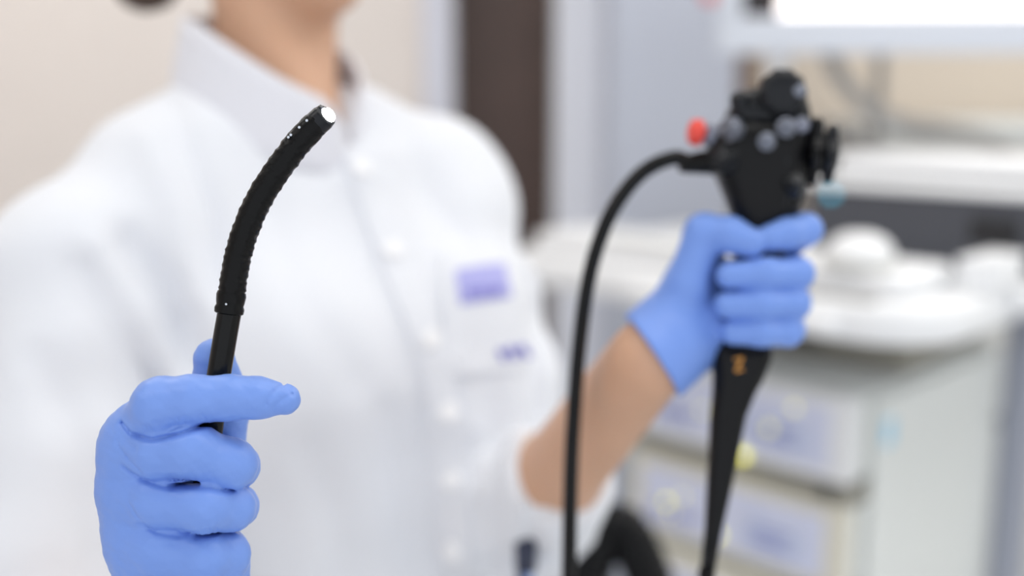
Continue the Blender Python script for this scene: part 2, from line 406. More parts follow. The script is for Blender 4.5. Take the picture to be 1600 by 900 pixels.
unit('light_source_unit', 'cream unit at the bottom of the stack where the black cord plugs in', -.40, .0, .0, .5, .39, ZU - .32, M_cream, [(.1, .6, LW, M_yel)], 3, sock=[.06, .18])
sg = cpart('gap_filler', ZU + .0); sg.name = 'shade_filler'; tag(sg, 'olive grey drawer added to stand for the shade between worktop and upper unit', 'filler')
box('filler_body', (-.37, .19, .001), (-.015, .48, .058), M_olive, sg, .003); box('filler_front', (-.375, .18, .003), (-.01, .192, .056), M_olive, sg, .003); box('filler_bar', (-.24, .172, .024), (-.15, .182, .034), M_blk2, sg, .002)  # olive block put in to stand for the shade under the worktop
# processor
fl = P(1262, 277, 1.74); fx, fy = cart_xy(fl)
pz1 = fl.z; pz0 = WT1 + .001
vp = cpart('video_processor', pz0); tag(vp, 'video processor with white top and dark grey front on the worktop', 'medical device')
PW = .40; PH = pz1 - pz0
box('housing', (fx, fy + .03, .006), (fx + PW, fy + .36, PH), M_white, vp, .012, 3)
box('front_panel', (fx + .002, fy, .004), (fx + PW - .002, fy + .034, PH - .012), M_dkfront, vp, .005)
box('top_lip', (fx - .002, fy - .006, PH - .014), (fx + PW + .002, fy + .05, PH), M_white, vp, .005)
box('card_slot', (fx + .27, fy - .003, PH * .32), (fx + .34, fy + .003, PH * .66), M_slot, vp, .001)
lathe('power_lamp', [(0, .0068), (.003, .0068), (.004, .0045)], (fx + .045, fy, PH * .80), (0, -1, 0), M_teal, vp, 16)
for x in (fx + .04, fx + PW - .04):
    for y in (fy + .06, fy + .32): lathe('foot', [(0, .014), (.008, .014)], (x, y, -.001), (0, 0, 1), M_blk, vp, 12)
fb = cpart('flat_slab', pz1 + .001); tag(fb, 'flat white recorder added on top of the video processor to extend its white top', 'slab')
box('case', (fx + .01, fy + .07, .004), (fx + PW - .005, fy + .35, .036), M_white, fb, .008, 3); box('front_strip', (fx + .03, fy + .066, .01), (fx + PW - .03, fy + .074, .024), M_white, fb, .002)  # slab added so the processor's white top looks deeper
for x in (fx + .05, fx + PW - .05):
    for y in (fy + .1, fy + .31): lathe('foot', [(0, .01), (.006, .01)], (x, y, -.001), (0, 0, 1), M_grey, fb, 10)
# control keyboard and dome
kb = cpart('control_keyboard', WT1 + .001); tag(kb, 'white low control keyboard lying along the front of the worktop', 'keyboard')
mobj('case', prism_bm(rrect(-.56, -.085, .10, .085, .025, 6), 0, .030, .008), M_white, kb)
mobj('wrist_rest', prism_bm(rrect(-.40, -.083, -.16, -.06, .01, 5), .028, .036, .003), M_grey, kb)
for r in range(3):
    for c in range(12): box('key', (-.54 + .022 * c, -.05 + .026 * r, .029), (-.522 + .022 * c, -.03 + .026 * r, .034), M_white, kb, .002)
dp = P(1342, 405, 1.42); dx_, dy_ = cart_xy(dp)
dm = cpart('trackball', WT1 + .0315); tag(dm, 'white rounded dome trackball on the keyboard right of the glove', 'trackball')
lathe('base_ring', [(0, .045), (.004, .05), (.012, .05), (.016, .047)], (dx_, dy_, 0), (0, 0, 1), M_grey, dm, 32)
lathe('dome', [(.014, .046), (.022, .045), (.032, .040), (.040, .031), (.045, .018), (.0465, .004)], (dx_, dy_, 0), (0, 0, 1), M_white, dm, 32)
sbp = P(1572, 410, 1.36); sx_, sy_ = cart_xy(sbp)
sb = cpart('supply_box', WT1 + .001); tag(sb, 'small white box at the right end of the worktop', 'box')
mobj('box_body', prism_bm(rrect(.112, .04, .162, .16, .012, 5), 0, .034, .006), M_white, sb); mobj('lid', prism_bm(rrect(.110, .038, .164, .162, .012, 5), .034, .044, .004), M_white, sb)
# monitor
md = 1.80; mp = P(1120, 84, md)
mn = empty('monitor', (mp.x, mp.y, 0), math.radians(-4)); tag(mn, 'white framed medical monitor with a bright screen above the processor', 'monitor')
MW, MH, zb = .60, .40, mp.z; BZ = .062
box('back_case', (.01, .02, zb + .01), (MW - .01, .07, zb + MH - .01), M_bezel, mn, .01)
box('bezel_bottom', (0, 0, zb), (MW, .025, zb + BZ), M_bezel, mn, .005); box('bezel_top', (0, 0, zb + MH - .045), (MW, .025, zb + MH), M_bezel, mn, .005)
box('bezel_side', (0, 0, zb + BZ), (.042, .025, zb + MH - .045), M_bezel, mn, .005); box('bezel_side', (MW - .042, 0, zb + BZ), (MW, .025, zb + MH - .045), M_bezel, mn, .005)
scn = box('screen', (.04, .012, zb + BZ - .003), (MW - .04, .022, zb + MH - .042), M_scrdk, mn, 0)
box('lit_picture', (.102, .009, zb + BZ + .0), (MW - .045, .013, zb + MH - .046), M_screen, scn, 0)
box('dark_corner', (.046, .009, zb + BZ + .012), (.09, .0125, zb + MH - .046), M_slot, scn, 0)
tube('neck', [(.12, .09, WT1 + .003), (.12, .09, zb - .02), (.12, .085, zb + .05)], .019, M_white, mn)
lathe('stand_base', [(0, .07), (.012, .07), (.016, .05), (.03, .03)], (.12, .09, WT1 + .001), (0, 0, 1), M_side, mn)
box('neck_bracket', (.06, .07, zb + .03), (.3, .085, zb + .2), M_side, mn, .003)
gp = [P(1290, 50, 1.9), P(1298, 90, 1.9), P(1320, 130, 1.9), P(1360, 170, 1.9), P(1420, 195, 1.92), P(1490, 205, 1.95), P(1570, 230, 1.97), P(1590, 300, 1.97)]
gp = catmull(gp, 6)
tag(tube('monitor_cable', gp, .015, M_cable), 'thick grey cable bundle drooping from behind the monitor', 'cable')
ip = P(1377, 70, 1.98); ipt = tube('drip_pole', [(ip.x, ip.y, 1.29), (ip.x, ip.y, 1.66)], .011, M_cable); tag(ipt, 'slim pale grey upright pole behind the monitor cable', 'pole')
# corrugated hose
h0, h1 = P(905, 1500, 1.20), P(1040, 1400, 1.20)
hp = catmull([Vector((h0.x - .02, h0.y + .02, .026)), h0, P(908, 1100, 1.18), P(915, 920, 1.15), P(955, 822, 1.12), P(1000, 868, 1.13), P(1030, 1000, 1.15), h1, Vector((h1.x + .02, h1.y + .02, .026))], 26)
fz = [p for p in hp]
hr = [.024 * (1 + .10 * math.sin(i * 2 * math.pi / 4)) for i in range(len(hp))]
hs = tube('corrugated_hose', hp, hr, M_blk, seg=18); tag(hs, 'black corrugated hose arching up behind the bare forearm', 'hose')

# ------------------------------------------------------------------ person
person = empty('person', (-.15, .95, 0)); PI_ = Matrix.Translation((-.15, .95, 0)).inverted()
tag(person, 'person in white stand-collar coat and blue gloves holding a black endoscope', 'person')
def attach(o):
    o.parent = person; o.matrix_parent_inverse = PI_; return o
YAW = math.radians(33)
Ld = np.array([math.cos(YAW), math.sin(YAW), 0]); Fd = np.array([math.sin(YAW), -math.cos(YAW), 0])
RS, RE = P(102, 428, .85), P(82, 1060, .79)           # right shoulder, elbow
LS, LE = P(690, 297, 1.06), P(815, 815, .905)        # left shoulder, elbow
HR = rigid(280, 700, .47); HL = rigid(1180, 450, .66)
RWr = HR @ Vector((-.004, -.098, -.030)); LWr = HL @ Vector((-.066, -.044, .0))
NB = P(432, 150, .955)
# --- torso profile: z, centre x, centre y, half width, half depth
TP = np.array([
    (1.40, NB.x - .004, NB.y + .010, .050, .052),
    (1.372, NB.x - .003, NB.y + .006, .064, .064),
    (1.345, NB.x, NB.y, .112, .076),
    (1.31, NB.x + .004, NB.y, .150, .086),
    (1.265, NB.x + .018, NB.y - .004, .170, .098),
    (1.20, NB.x + .038, NB.y - .008, .184, .120),
    (1.13, NB.x + .054, NB.y - .010, .184, .136),
    (1.05, NB.x + .066, NB.y - .008, .174, .133),
    (.97, NB.x + .073, NB.y - .002, .168, .131),
    (.86, NB.x + .076, NB.y + .004, .178, .138),
    (.70, NB.x + .076, NB.y + .014, .198, .150),
    (.50, NB.x + .076, NB.y + .016, .215, .165)])[::-1]
def torso_d(X, Y, Z, grow=0):
    zz = Z.ravel(); I = [np.interp(zz, TP[:, 0], TP[:, k]).reshape(Z.shape) for k in range(1, 5)]
    dx = X - I[0]; dy = Y - I[1]; l = dx * Ld[0] + dy * Ld[1]; f = dx * Fd[0] + dy * Fd[1]
    a = I[2] + grow; b = I[3] + grow
    q = (np.abs(l / a) ** 2.3 + np.abs(f / b) ** 2.3) ** (1 / 2.3)
    return (q - 1) * np.minimum(a, b) * .9
# --- coat
g = Grid((-.52, .58, .50), (.20, 1.25, 1.40), .0058)
X, Y, Z = g.all()
def to_px(X, Y, Z):
    dz = Z - CAM_H; d = Y * CT - dz * ST; v = Y * ST + dz * CT
    return 800 + F_PX * X / d, 450 - F_PX * v / d, d
PX, PY, PD = to_px(X, Y, Z)
t0 = torso_d(X, Y, Z)
CYW = math.radians(50); cF = np.array([math.sin(CYW), -math.cos(CYW)]); cL = np.array([math.cos(CYW), math.sin(CYW)])
t0 = np.maximum(np.maximum(t0, .512 - Z), (Z - 1.368 + .5 * ((X - NB.x) * cF[0] + (Y - NB.y) * cF[1])) * .9)
g.V = smin(g.V, t0, 0)
# bust, shoulder blades
def tp(l, f, z):
    c = [np.interp(z, TP[:, 0], TP[:, k]) for k in (1, 2)]; return (c[0] + Ld[0] * l + Fd[0] * f, c[1] + Ld[1] * l + Fd[1] * f, z)
for s in (-1, 1): g.ell(tp(.078 * s, .085, 1.155), (.072, .06, .072), .05)
# shoulders
g.cap(tp(-.07, 0, 1.298), RS + Vector((.018, .01, .006)), .052, .062, .05); g.cap(tp(.075, 0, 1.328), LS, .050, .060, .05)
g.cap(tp(-.045, -.012, 1.345), tp(-.12, 0, 1.312), .042, .046, .04)
def sleeve(S, E, r0, r1, ext):
    S = np.array(S); E = np.array(E); ax = (E - S) / np.linalg.norm(E - S); E2 = E + ax * ext; m = .14
    sl, (x, y, z) = g.sub(np.minimum(S, E2) - m, np.maximum(S, E2) + m)
    d = seg_d(x, y, z, S, E2 + ax * .05, r0, r1)
    along = (x - E2[0]) * ax[0] + (y - E2[1]) * ax[1] + (z - E2[2]) * ax[2]
    t = (x - S[0]) * ax[0] + (y - S[1]) * ax[1] + (z - S[2]) * ax[2]
    rip = .0035 * np.sin(t * 75 + 9 * x + 14 * y) * np.clip(t * 8, 0, 1) + .003 * np.sin(t * 41 - 22 * z + 30 * x)
    d = np.maximum(d + rip, along)
    g.put(sl, d, .035)
sleeve(RS, RE, .066, .064, .05); sleeve(LS, LE, .060, .058, .03)
for E0, W0, cover, r0_, r1_ in ((LE, LWr, .118, .056, .045), (RE, RWr, .07, .062, .052)):
    EL = np.array(E0); WD = np.array(W0) - EL; WD = WD / np.linalg.norm(WD)
    sl, (x, y, z) = g.sub(EL - .2, EL + .2); TE = EL + WD * cover
    d = np.maximum(seg_d(x, y, z, EL, EL + WD * (cover + .042), r0_, r1_), (x - TE[0]) * WD[0] + (y - TE[1]) * WD[1] + (z - TE[2]) * WD[2]); g.put(sl, d, .02)
# folds of the cloth, pressed in as soft grooves (front side only)
front = (PD < .99)
for pts, w, dep in [
    ([(268, 160), (300, 250), (335, 350), (350, 460)], 16, .007),
    ([(200, 380), (262, 450), (310, 560)], 26, .010),
    ([(120, 420), (180, 520), (250, 600)], 22, .006),
    ([(60, 560), (130, 700), (160, 860)], 28, .006),
    ([(420, 330), (470, 470), (560, 600)], 30, .004),
    ([(800, 340), (830, 450), (835, 620), (830, 860)], 14, .010),
    ([(630, 200), (660, 300), (740, 400)], 26, .005),
    ([(480, 700), (520, 800), (540, 900)], 30, .005),
    ([(600, 640), (620, 780), (640, 900)], 22, .005),
    ([(770, 620), (780, 760), (770, 900)], 22, .006)]:
    q = poly_d2(PX, PY, pts); g.V = g.V + np.where(front, dep * np.exp(-(q / w) ** 2), 0)
for pts, w, dep in [([(230, 210), (280, 340), (300, 460)], 24, .005), ([(150, 380), (230, 500), (290, 640)], 20, .005), ([(560, 260), (640, 470), (690, 640), (705, 900)], 22, .004),
                    ([(690, 560), (730, 575)], 16, .004), ([(690, 660), (740, 670)], 16, .004), ([(690, 760), (745, 770)], 16, .004), ([(540, 285), (590, 275)], 14, .004)]:
    q = poly_d2(PX, PY, pts); g.V = g.V - np.where(front, dep * np.exp(-(q / w) ** 2), 0)
g.V = g.V + .0016 * np.sin(26 * X + 11 * Z) * np.sin(31 * Z - 17 * Y + 9 * X) + .0012 * np.sin(60 * X - 25 * Z + 40 * Y)
coat = attach(grid_obj('coat', g, M_coat, None, 2)); coat['label'] = 'white cotton medical coat with a stand collar'
bvh = BVHTree.FromPolygons([v.co for v in coat.data.vertices], [tuple(p.vertices) for p in coat.data.polygons])
def hit(px, py):
    o = CO; dirv = (P(px, py, 1) - CO).normalized(); h = bvh.ray_cast(o, dirv)
    return (h[0], h[1]) if h[0] else (P(px, py, .92), -dirv)
def patch(name, quad, n, m, lift, m_, parent, thick=.003):
    """a cloth piece sewn on the coat: follows its surface, with thickness"""
    V = []; Fc = []
    for lay in (0, 1):
        for i in range(n + 1):
            for j in range(m + 1):
                u, w = i / n, j / m; q = [(quad[0][k] * (1 - u) + quad[1][k] * u) * (1 - w) + (quad[3][k] * (1 - u) + quad[2][k] * u) * w for k in (0, 1)]
                h, nn = hit(*q); V.append(h + nn * (lift if lay == 0 else lift - thick))
    N = (n + 1) * (m + 1); id_ = lambda i, j, l: l * N + i * (m + 1) + j
    for i in range(n):
        for j in range(m):
            Fc.append((id_(i, j, 0), id_(i, j + 1, 0), id_(i + 1, j + 1, 0), id_(i + 1, j, 0))); Fc.append((id_(i, j, 1), id_(i + 1, j, 1), id_(i + 1, j + 1, 1), id_(i, j + 1, 1)))
    for i in range(n):
        for j in (0, m): Fc.append((id_(i, j, 0), id_(i + 1, j, 0), id_(i + 1, j, 1), id_(i, j, 1)))
    for j in range(m):
        for i in (0, n): Fc.append((id_(i, j, 0), id_(i, j + 1, 0), id_(i, j + 1, 1), id_(i, j, 1)))
    bm = bmesh.new(); vv = [bm.verts.new(v) for v in V]
    for f in Fc: bm.faces.new([vv[i] for i in f])
    o = mobj(name, bm, m_, None, True)
    try: o.data.set_sharp_from_angle(angle=math.radians(50))
    except Exception: pass
    o.parent = parent
    if parent is coat: o.matrix_parent_inverse = Matrix.Identity(4)
    return o
# coat details hang on the coat (its mesh is in place coordinates)
pl = [(532, 215), (560, 300), (612, 440), (660, 560), (682, 680), (690, 790), (692, 900)]
for a, b in zip(pl[:-1], pl[1:]): patch('placket', [(a[0] - 6, a[1]), (b[0] - 6, b[1]), (b[0] + 46, b[1] - 2), (a[0] + 46, a[1] - 2)], 6, 5, .0035, M_coat, coat, .005)
for (x, y) in ((562, 268), (612, 395), (668, 530), (700, 645), (712, 755), (714, 860)):
    h, nn = hit(x, y); lathe('button', [(-.001, .0085), (.004, .0085), (.0055, .0072), (.005, .004)], h + nn * .003, nn, M_btn, coat, 18)
pk = patch('chest_pocket', [(690, 402), (694, 585), (818, 580), (806, 396)], 10, 8, .004, M_coat, coat, .005)
patch('name_label', [(710, 428), (718, 478), (792, 466), (784, 418)], 5, 6, .006, M_label, coat, .003)
for i, (x0, x1) in enumerate(((728, 742), (745, 756), (759, 778))): patch('label_print', [(x0, 457 - i * 1.5), (x0 + 1, 468 - i * 1.5), (x1 + 1, 466 - i * 1.5), (x1, 455 - i * 1.5)], 1, 2, .0068, M_ink, coat, .001)
for i, (x0, y0, x1, y1) in enumerate(((774, 548, 781, 566), (780, 560, 790, 544), (789, 546, 797, 564), (797, 558, 806, 542), (806, 544, 815, 562))):
    patch('embroidery', [(x0, y0), (x1, y1), (x1 + 6, y1 - 1), (x0 + 6, y0 - 1)], 2, 1, .0066, M_ink, coat, .002)
# object tucked into the side pocket
h, nn = hit(832, 850)
pn = empty('pen', h); tag(pn, 'dark navy pen with pale blue end clipped at the side of the coat', 'pen')
tube('barrel', [(0, 0, -.055), (0, 0, -.012)], .006, M_pblue, pn).location = nn * .010
o = tube('cap', [(0, 0, -.012), (0, 0, .010), (0, 0, .014)], [.0085, .0085, .005], M_navy, pn); o.location = nn * .010
o = box('clip', (-.002, -.002, -.02), (.002, .002, .012), M_navy, pn, .001); o.location = nn * .02
# --- collar
cc = np.array(NB) + np.array((-.002, -.004, 0))
NS = 72; V = []; Fc = []
PH0 = math.radians(10)           # where the two collar ends meet
def ring(t, ph, off):
    """t 0 bottom, 1 top edge"""
    front_ = .5 + .5 * math.cos(ph - math.radians(6))
    zt = 1.442 - .076 * front_ ** 1.9; zb = 1.392 - .090 * front_
    rr = (.091 - .012 * t - .004 * t * t) + off
    lean = .006 * (1 - t)
    l = math.sin(ph) * rr * .95; f = math.cos(ph) * (rr + .006) + lean * .6 + .004
    z = zb + (zt - zb) * t; f -= .020 * front_ ** 2 * (1 - t)
    return cc[:2] + cL * l + cF * f, z
NT = 6
for k in range(NS + 1):
    ph = PH0 + math.radians(4) + (2 * math.pi - math.radians(8)) * k / NS
    e = min(k, NS - k) / NS
    for lay, off in ((0, .0025), (1, -.0025)):
        for t in range(NT + 1):
            xy, z = ring(t / NT, ph, off + (.001 if t == NT else 0)); z -= .022 * math.exp(-(e / .03) ** 2) * (t / NT)
            V.append((xy[0], xy[1], z))
R_ = 2 * (NT + 1); bm = bmesh.new(); vv = [bm.verts.new(v) for v in V]
for k in range(NS):
    a = k * R_; b = a + R_
    for t in range(NT):
        bm.faces.new([vv[a + t], vv[b + t], vv[b + t + 1], vv[a + t + 1]]); bm.faces.new([vv[a + NT + 1 + t], vv[a + NT + 2 + t], vv[b + NT + 2 + t], vv[b + NT + 1 + t]])
    bm.faces.new([vv[a + NT], vv[b + NT], vv[b + R_ - 1], vv[a + R_ - 1]]); bm.faces.new([vv[a], vv[a + NT + 1], vv[b + NT + 1], vv[b]])
for a in (0, NS * R_): bm.faces.new([vv[a + t] for t in range(NT + 1)] + [vv[a + R_ - 1 - t] for t in range(NT + 1)])
col = mobj('collar', bm, M_collar, None); col.parent = coat; col['label'] = 'white stand collar open at the throat'
# --- body: head, neck, core and bare forearms as one surface
HY = math.radians(48); hF = np.array([math.sin(HY), -math.cos(HY), 0]); hL = np.array([math.cos(HY), math.sin(HY), 0])
hc = np.array(P(436, -178, .955)); hz = np.array((0, 0, 1.))
def hp_(l, f, z): return hc + hL * l + hF * f + hz * z
g = Grid((-.48, .40, .90), (.16, 1.20, 1.72), .0052)
g.cap(tp(0, -.012, 1.33), hp_(0, -.018, -.04), .054, .053, .0); g.cap(tp(0, 0, 1.30), tp(0, 0, 1.0), .06, .075, .05)
g.cap(tp(-.07, 0, 1.30), RS, .035, .042, .04); g.cap(tp(.07, 0, 1.30), LS, .035, .042, .04)
g.cap(RS, RE, .044, .040, .02); g.cap(LS, LE, .044, .039, .02)
g.cap(RE, RWr, .041, .027, .02); g.cap(LE, LWr, .037, .026, .02)
g.ell(np.array(RE) * .72 + np.array(RWr) * .28, (.043, .045, .043), .03); g.ell(np.array(LE) * .74 + np.array(LWr) * .26, (.036, .036, .038), .03)
hx = (tuple(hL), tuple(hF), (0, 0, 1))
g.ell(hp_(0, -.012, .045), (.074, .092, .082), .03, hx); g.ell(hp_(0, .035, -.03), (.056, .058, .078), .03, hx)
g.cap(hp_(-.045, -.005, -.05), hp_(-.012, .062, -.092), .018, .015, .03); g.cap(hp_(.045, -.005, -.05), hp_(.012, .062, -.092), .018, .015, .03)
g.ell(hp_(0, .076, -.088), (.018, .014, .014), .02, hx)
g.cap(hp_(0, .086, .012), hp_(0, .104, -.022), .007, .0105, .012)
for s in (-1, 1):
    g.ell(hp_(.009 * s, .094, -.026), (.007, .008, .006), .008, hx); g.ell(hp_(.032 * s, .074, .022), (.022, .012, .008), .012, hx)
    g.ell(hp_(.045 * s, .055, -.02), (.02, .02, .018), .02, hx); g.ell(hp_(.074 * s, -.012, -.008), (.007, .018, .030), .006, hx)
    c = hp_(.032 * s, .090, .005); sl, (x, y, z) = g.sub(c - .03, c + .03)
    e = np.sqrt((x - c[0]) ** 2 + (y - c[1]) ** 2 + (1.3 * (z - c[2])) ** 2); g.V[sl] += .006 * np.exp(-(e / .013) ** 2)
g.cap(hp_(-.014, .090, -.053), hp_(.014, .090, -.053), .0055, .0055, .006); g.cap(hp_(-.012, .089, -.062), hp_(.012, .089, -.062), .006, .006, .005)
# sternomastoid cords and throat
g.cap(hp_(-.055, -.02, -.055), tuple(np.array(NB)[:2] + cF * .050) + (1.345,), .013, .011, .02); g.cap(hp_(.055, -.02, -.055), tuple(np.array(NB)[:2] + cF * .050 + cL * .01) + (1.345,), .013, .011, .02)
body = attach(grid_obj('body', g, M_skin, None, 2)); body['label'] = 'bare neck, face and forearms'
for s in (-1, 1):
    e = lathe('eye', [(-.010, .003), (-.006, .009), (0, .0115), (.006, .0095), (.0095, .006)], hp_(.032 * s, .071, .004), hF, M_eye, None); e.parent = body
    i_ = lathe('iris', [(0, .006), (.0015, .005), (.002, .001)], hp_(.032 * s, .0802, .004), hF, M_iris, None); i_.parent = e
bvb = BVHTree.FromPolygons([v.co for v in body.data.vertices], [tuple(p.vertices) for p in body.data.polygons])
def on_face(l, z):
    h_ = bvb.ray_cast(Vector(hp_(l, .25, z)), Vector(-hF)); return h_[0] if h_[0] else Vector(hp_(l, .09, z))
for s in (-1, 1): 
    o = tube('eyebrow', [on_face(l * s, z) for l, z in ((.014, .0245), (.024, .0275), (.036, .0285), (.047, .0245))], [.0022, .0027, .0024, .0012], M_hair, None, 8); o.parent = body
for z0, rr_ in ((-.0525, .0034), (-.0605, .0042)):
    o = tube('lip', [on_face(l, z0 + (.0018 if abs(l) > .02 else 0) * (1 if z0 < -.055 else -1)) for l in (-.021, -.013, -.005, .005, .013, .021)], [.0008, rr_ * .8, rr_, rr_, rr_ * .8, .0008], M_lip, None, 10); o.parent = body
g = Grid(hc - .17, hc + .17, .0055)
X, Y, Z = g.all()
g.ell(hp_(0, -.022, .055), (.084, .094, .086), .0, hx)
rel = (X - hc[0]) * hF[0] + (Y - hc[1]) * hF[1]; zr = Z - hc[2]
g.V = np.maximum(g.V, (rel - .035) * .8 - (zr - .05) * .5); g.V = np.maximum(g.V, -(zr + .055 + .0 * rel))
bc = np.array(P(226, -48, 1.02)); g.cap(hp_(0, -.095, .0), bc, .03, .03, .03); g.ell(bc, (.034, .034, .038), .02)
hh = np.sqrt((X - bc[0]) ** 2 + (Y - bc[1]) ** 2) + 0 * Z
g.V = g.V + .0015 * np.sin(160 * Z + 90 * X) * np.sin(120 * X - 40 * Y + 60 * Z)
g.cap(hp_(-.03, -.07, -.05), hp_(-.03, -.062, -.10), .012, .004, .01)
hair = attach(grid_obj('hair', g, M_hair, None, 1)); hair['label'] = 'brown hair gathered in a bun at the nape'
# legs
g = Grid((-.45, .72, .04), (.16, 1.2, .72), .011)
for s in (-1, 1): g.cap(tp(.085 * s, 0, .68), tp(.085 * s, .0, .08), .085, .052, .02)
attach(grid_obj('trousers', g, M_trs, None, 2))
for s in (-1, 1):
    g = Grid(np.array(tp(.085 * s, .05, 0)) + (-.18, -.18, -.01), np.array(tp(.085 * s, .05, 0)) + (.18, .18, .14), .007)
    g.cap(tp(.085 * s, -.05, .045), tp(.09 * s, .12, .035), .042, .036); g.cap(tp(.085 * s, -.03, .06), tp(.085 * s, -.03, .11), .04, .045, .02)
    X, Y, Z = g.all(); g.V = np.maximum(g.V, .004 - Z); attach(grid_obj('shoe', g, M_shoe, None, 1))

# --- gloves. Frame of each hand in metres: x right, y up, z towards the viewer's side
def hand(g, palm, fingers, kp=.007, kf=.0016, kj=.004):
    X, Y, Z = g.all(); pv = None
    for a, b, ra, rb in palm:
        d = seg_d(X, Y, Z, np.array(a) / 1e3, np.array(b) / 1e3, ra / 1e3, rb / 1e3); pv = d if pv is None else smin(pv, d, .012)
    fu = None
    for ch in fingers:
        fv = None
        for (a, b) in zip(ch[:-1], ch[1:]):
            d = seg_d(X, Y, Z, np.array(a[:3]) / 1e3, np.array(b[:3]) / 1e3, a[3] / 1e3, b[3] / 1e3); fv = d if fv is None else smin(fv, d, kj)
        fu = fv if fu is None else smin(fu, fv, kf)
    g.V = smin(pv, fu, kp); return X * 1e3, Y * 1e3, Z * 1e3
# right hand, thumb up, index laid across the tube
g = Grid((-.050, -.120, -.060), (.062, .058, .036), .00082)
fg = [
    [(-20, 0, -6, 13), (-4, 20, 12, 12.2), (10, 22.6, 14, 10.6), (26, 23.6, 11, 9.3), (37, 23.2, 8.5, 8.6), (48.2, 22.4, 6, 7.0)],
    [(-20.5, -3, -4, 12.5), (-5, 0, 11, 11.8), (10, 1, 15, 11.6), (25, -6, 7, 10.6), (24, -9.5, -7, 9.4), (12, -14, -21, 8.4)],
    [(-21.5, -19, -7, 12.8), (-6, -21.5, 8, 11.6), (15, -23.5, 12, 11.4), (24, -26.5, 2, 9.4), (23, -28, -10, 9.2), (8, -30, -22, 8)],
    [(-20, -36, -11, 12), (-6, -41.5, 4, 11.2), (13.5, -46.5, 7, 10.6), (21, -48, -3, 9.0), (18, -49, -13, 8.4), (5, -50, -23, 7.4)],
    [(0, -52, -36, 13.5), (9, -16, -33, 12), (13, 12, -24.5, 10.8), (11.5, 27, -20, 10.6), (10.6, 38.5, -17.2, 9.4)]]
pm = [((-20, 0, -8), (-4, -96, -30), 12.5, 17), ((-21, -12, -6), (-6, -96, -28), 13, 17), ((-22.5, -22, -9), (-8, -90, -26), 12.5, 17), ((-19, -44, -14), (-3, -96, -30), 13, 18),
      ((-18, -10, -22), (-8, -60, -28), 12, 14), ((0, -58, -10), (4, -100, -26), 19, 22), ((10, -66, -14), (8, -104, -28), 17, 20), ((2, -52, -36), (-2, -104, -30), 13, 18), ((-4, -104, -29), (-4, -122, -29), 27, 30)]
pm += [((-19, 1, -4), (-19, -46, -8), 13, 13), ((-18, 4, -2), (4, 8, -4), 11, 7)]
X, Y, Z = hand(g, pm, fg, .011, .0009)
fr_ = Z > -22
def gro(pts, w, dep, mask=fr_):
    q = poly_d2(X, Y, pts); g.V = g.V + np.where(mask, dep * 1e-3 * np.exp(-(q / w) ** 2), 0)
fm = lambda px, py: ((px - 280) / 3.51, (700 - py) / 3.51)
for pts, w, dep in [([(206, 655), (225, 671), (262, 677), (300, 669), (336, 657)], 1.0, 2.4), ([(200, 660), (216, 680), (238, 690)], 1.0, .6), ([(212, 720), (238, 738), (272, 749), (290, 750)], .9, 1.5), ([(282, 750), (318, 747), (345, 750), (372, 760)], .8, 1.2), ([(288, 750), (308, 748), (326, 746)], .9, 4), ([(318, 828), (346, 826)], .7, 3), ([(236, 808), (262, 821), (296, 828)], .8, .8),
                    ([(210, 830), (250, 836), (300, 838)], .7, .3), ([(222, 895), (262, 888), (320, 893)], .9, .7), ([(190, 668), (212, 684), (240, 692)], .8, .35), ([(218, 765), (245, 772), (275, 776)], .8, .3),
                    ([(428, 626), (438, 608), (450, 596)], .7, .8), ([(437, 634), (450, 620), (463, 612)], .6, .7), ([(446, 599), (458, 605), (464, 614)], .6, .6), ([(170, 690), (195, 700), (222, 704)], .9, .25)]:
    gro([fm(*p) for p in pts], w, dep)
rs = random.Random(4)
for (x0, y0, x1, y1, n, ln, dx) in ((255, 662, 345, 648, 13, 11, -5), (282, 741, 330, 738, 8, 11, 2), (306, 823, 360, 821, 7, 9, 2), (205, 690, 255, 735, 5, 9, -12), (228, 780, 250, 815, 4, 9, -14)):
    for i in range(n):
        t = (i + .3 * rs.random()) / n; a = x0 + (x1 - x0) * t; b = y0 + (y1 - y0) * t; l = ln * (.6 + .6 * rs.random())
        gro([fm(a, b), fm(a + dx * .5 + rs.uniform(-1, 1), b - l)], .55, .7)
g.V = g.V + 1.6e-4 * np.sin(.55 * X + .3 * Y) * np.sin(.5 * Y - .35 * Z) + 1.0e-4 * np.sin(1.3 * Y + .6 * X) * np.sin(.9 * X - .8 * Z)
gl = attach(grid_obj('glove', g, M_glove, None, 1, HR)); gl['label'] = 'blue nitrile glove gripping the endoscope tube'
# left hand, palm side to the viewer, fingers closed round the grip
g = Grid((-.092, -.080, -.052), (.060, .062, .042), .0014)
fg = [
    [(20, 24, -24, 11), (32, 36.5, -4, 10.2), (29, 36, 9, 9.8), (16, 33, 16, 9.4), (5, 30.5, 18, 8.4)],
    [(22, 8, -26, 11), (28, 9, -6, 10), (23, 9, 12, 10), (2, 8.5, 21, 9.4), (-20, 7.5, 18, 8.2)],
    [(21, -10, -26, 11), (26, -9, -6, 10), (21, -9.5, 11, 10), (0, -10, 20, 9.3), (-21, -10.5, 17, 8.2)],
    [(18, -26, -24, 10.5), (23, -26, -6, 9.4), (18, -26.5, 9, 9.2), (0, -27, 17, 8.6), (-17, -27, 14, 7.8)],
    [(-56, -32, -4, 15), (-43, 2, 2, 13.5), (-33, 34, 6, 12.2), (-19, 32.5, 14, 11), (-7, 27.5, 18, 9.4)]]
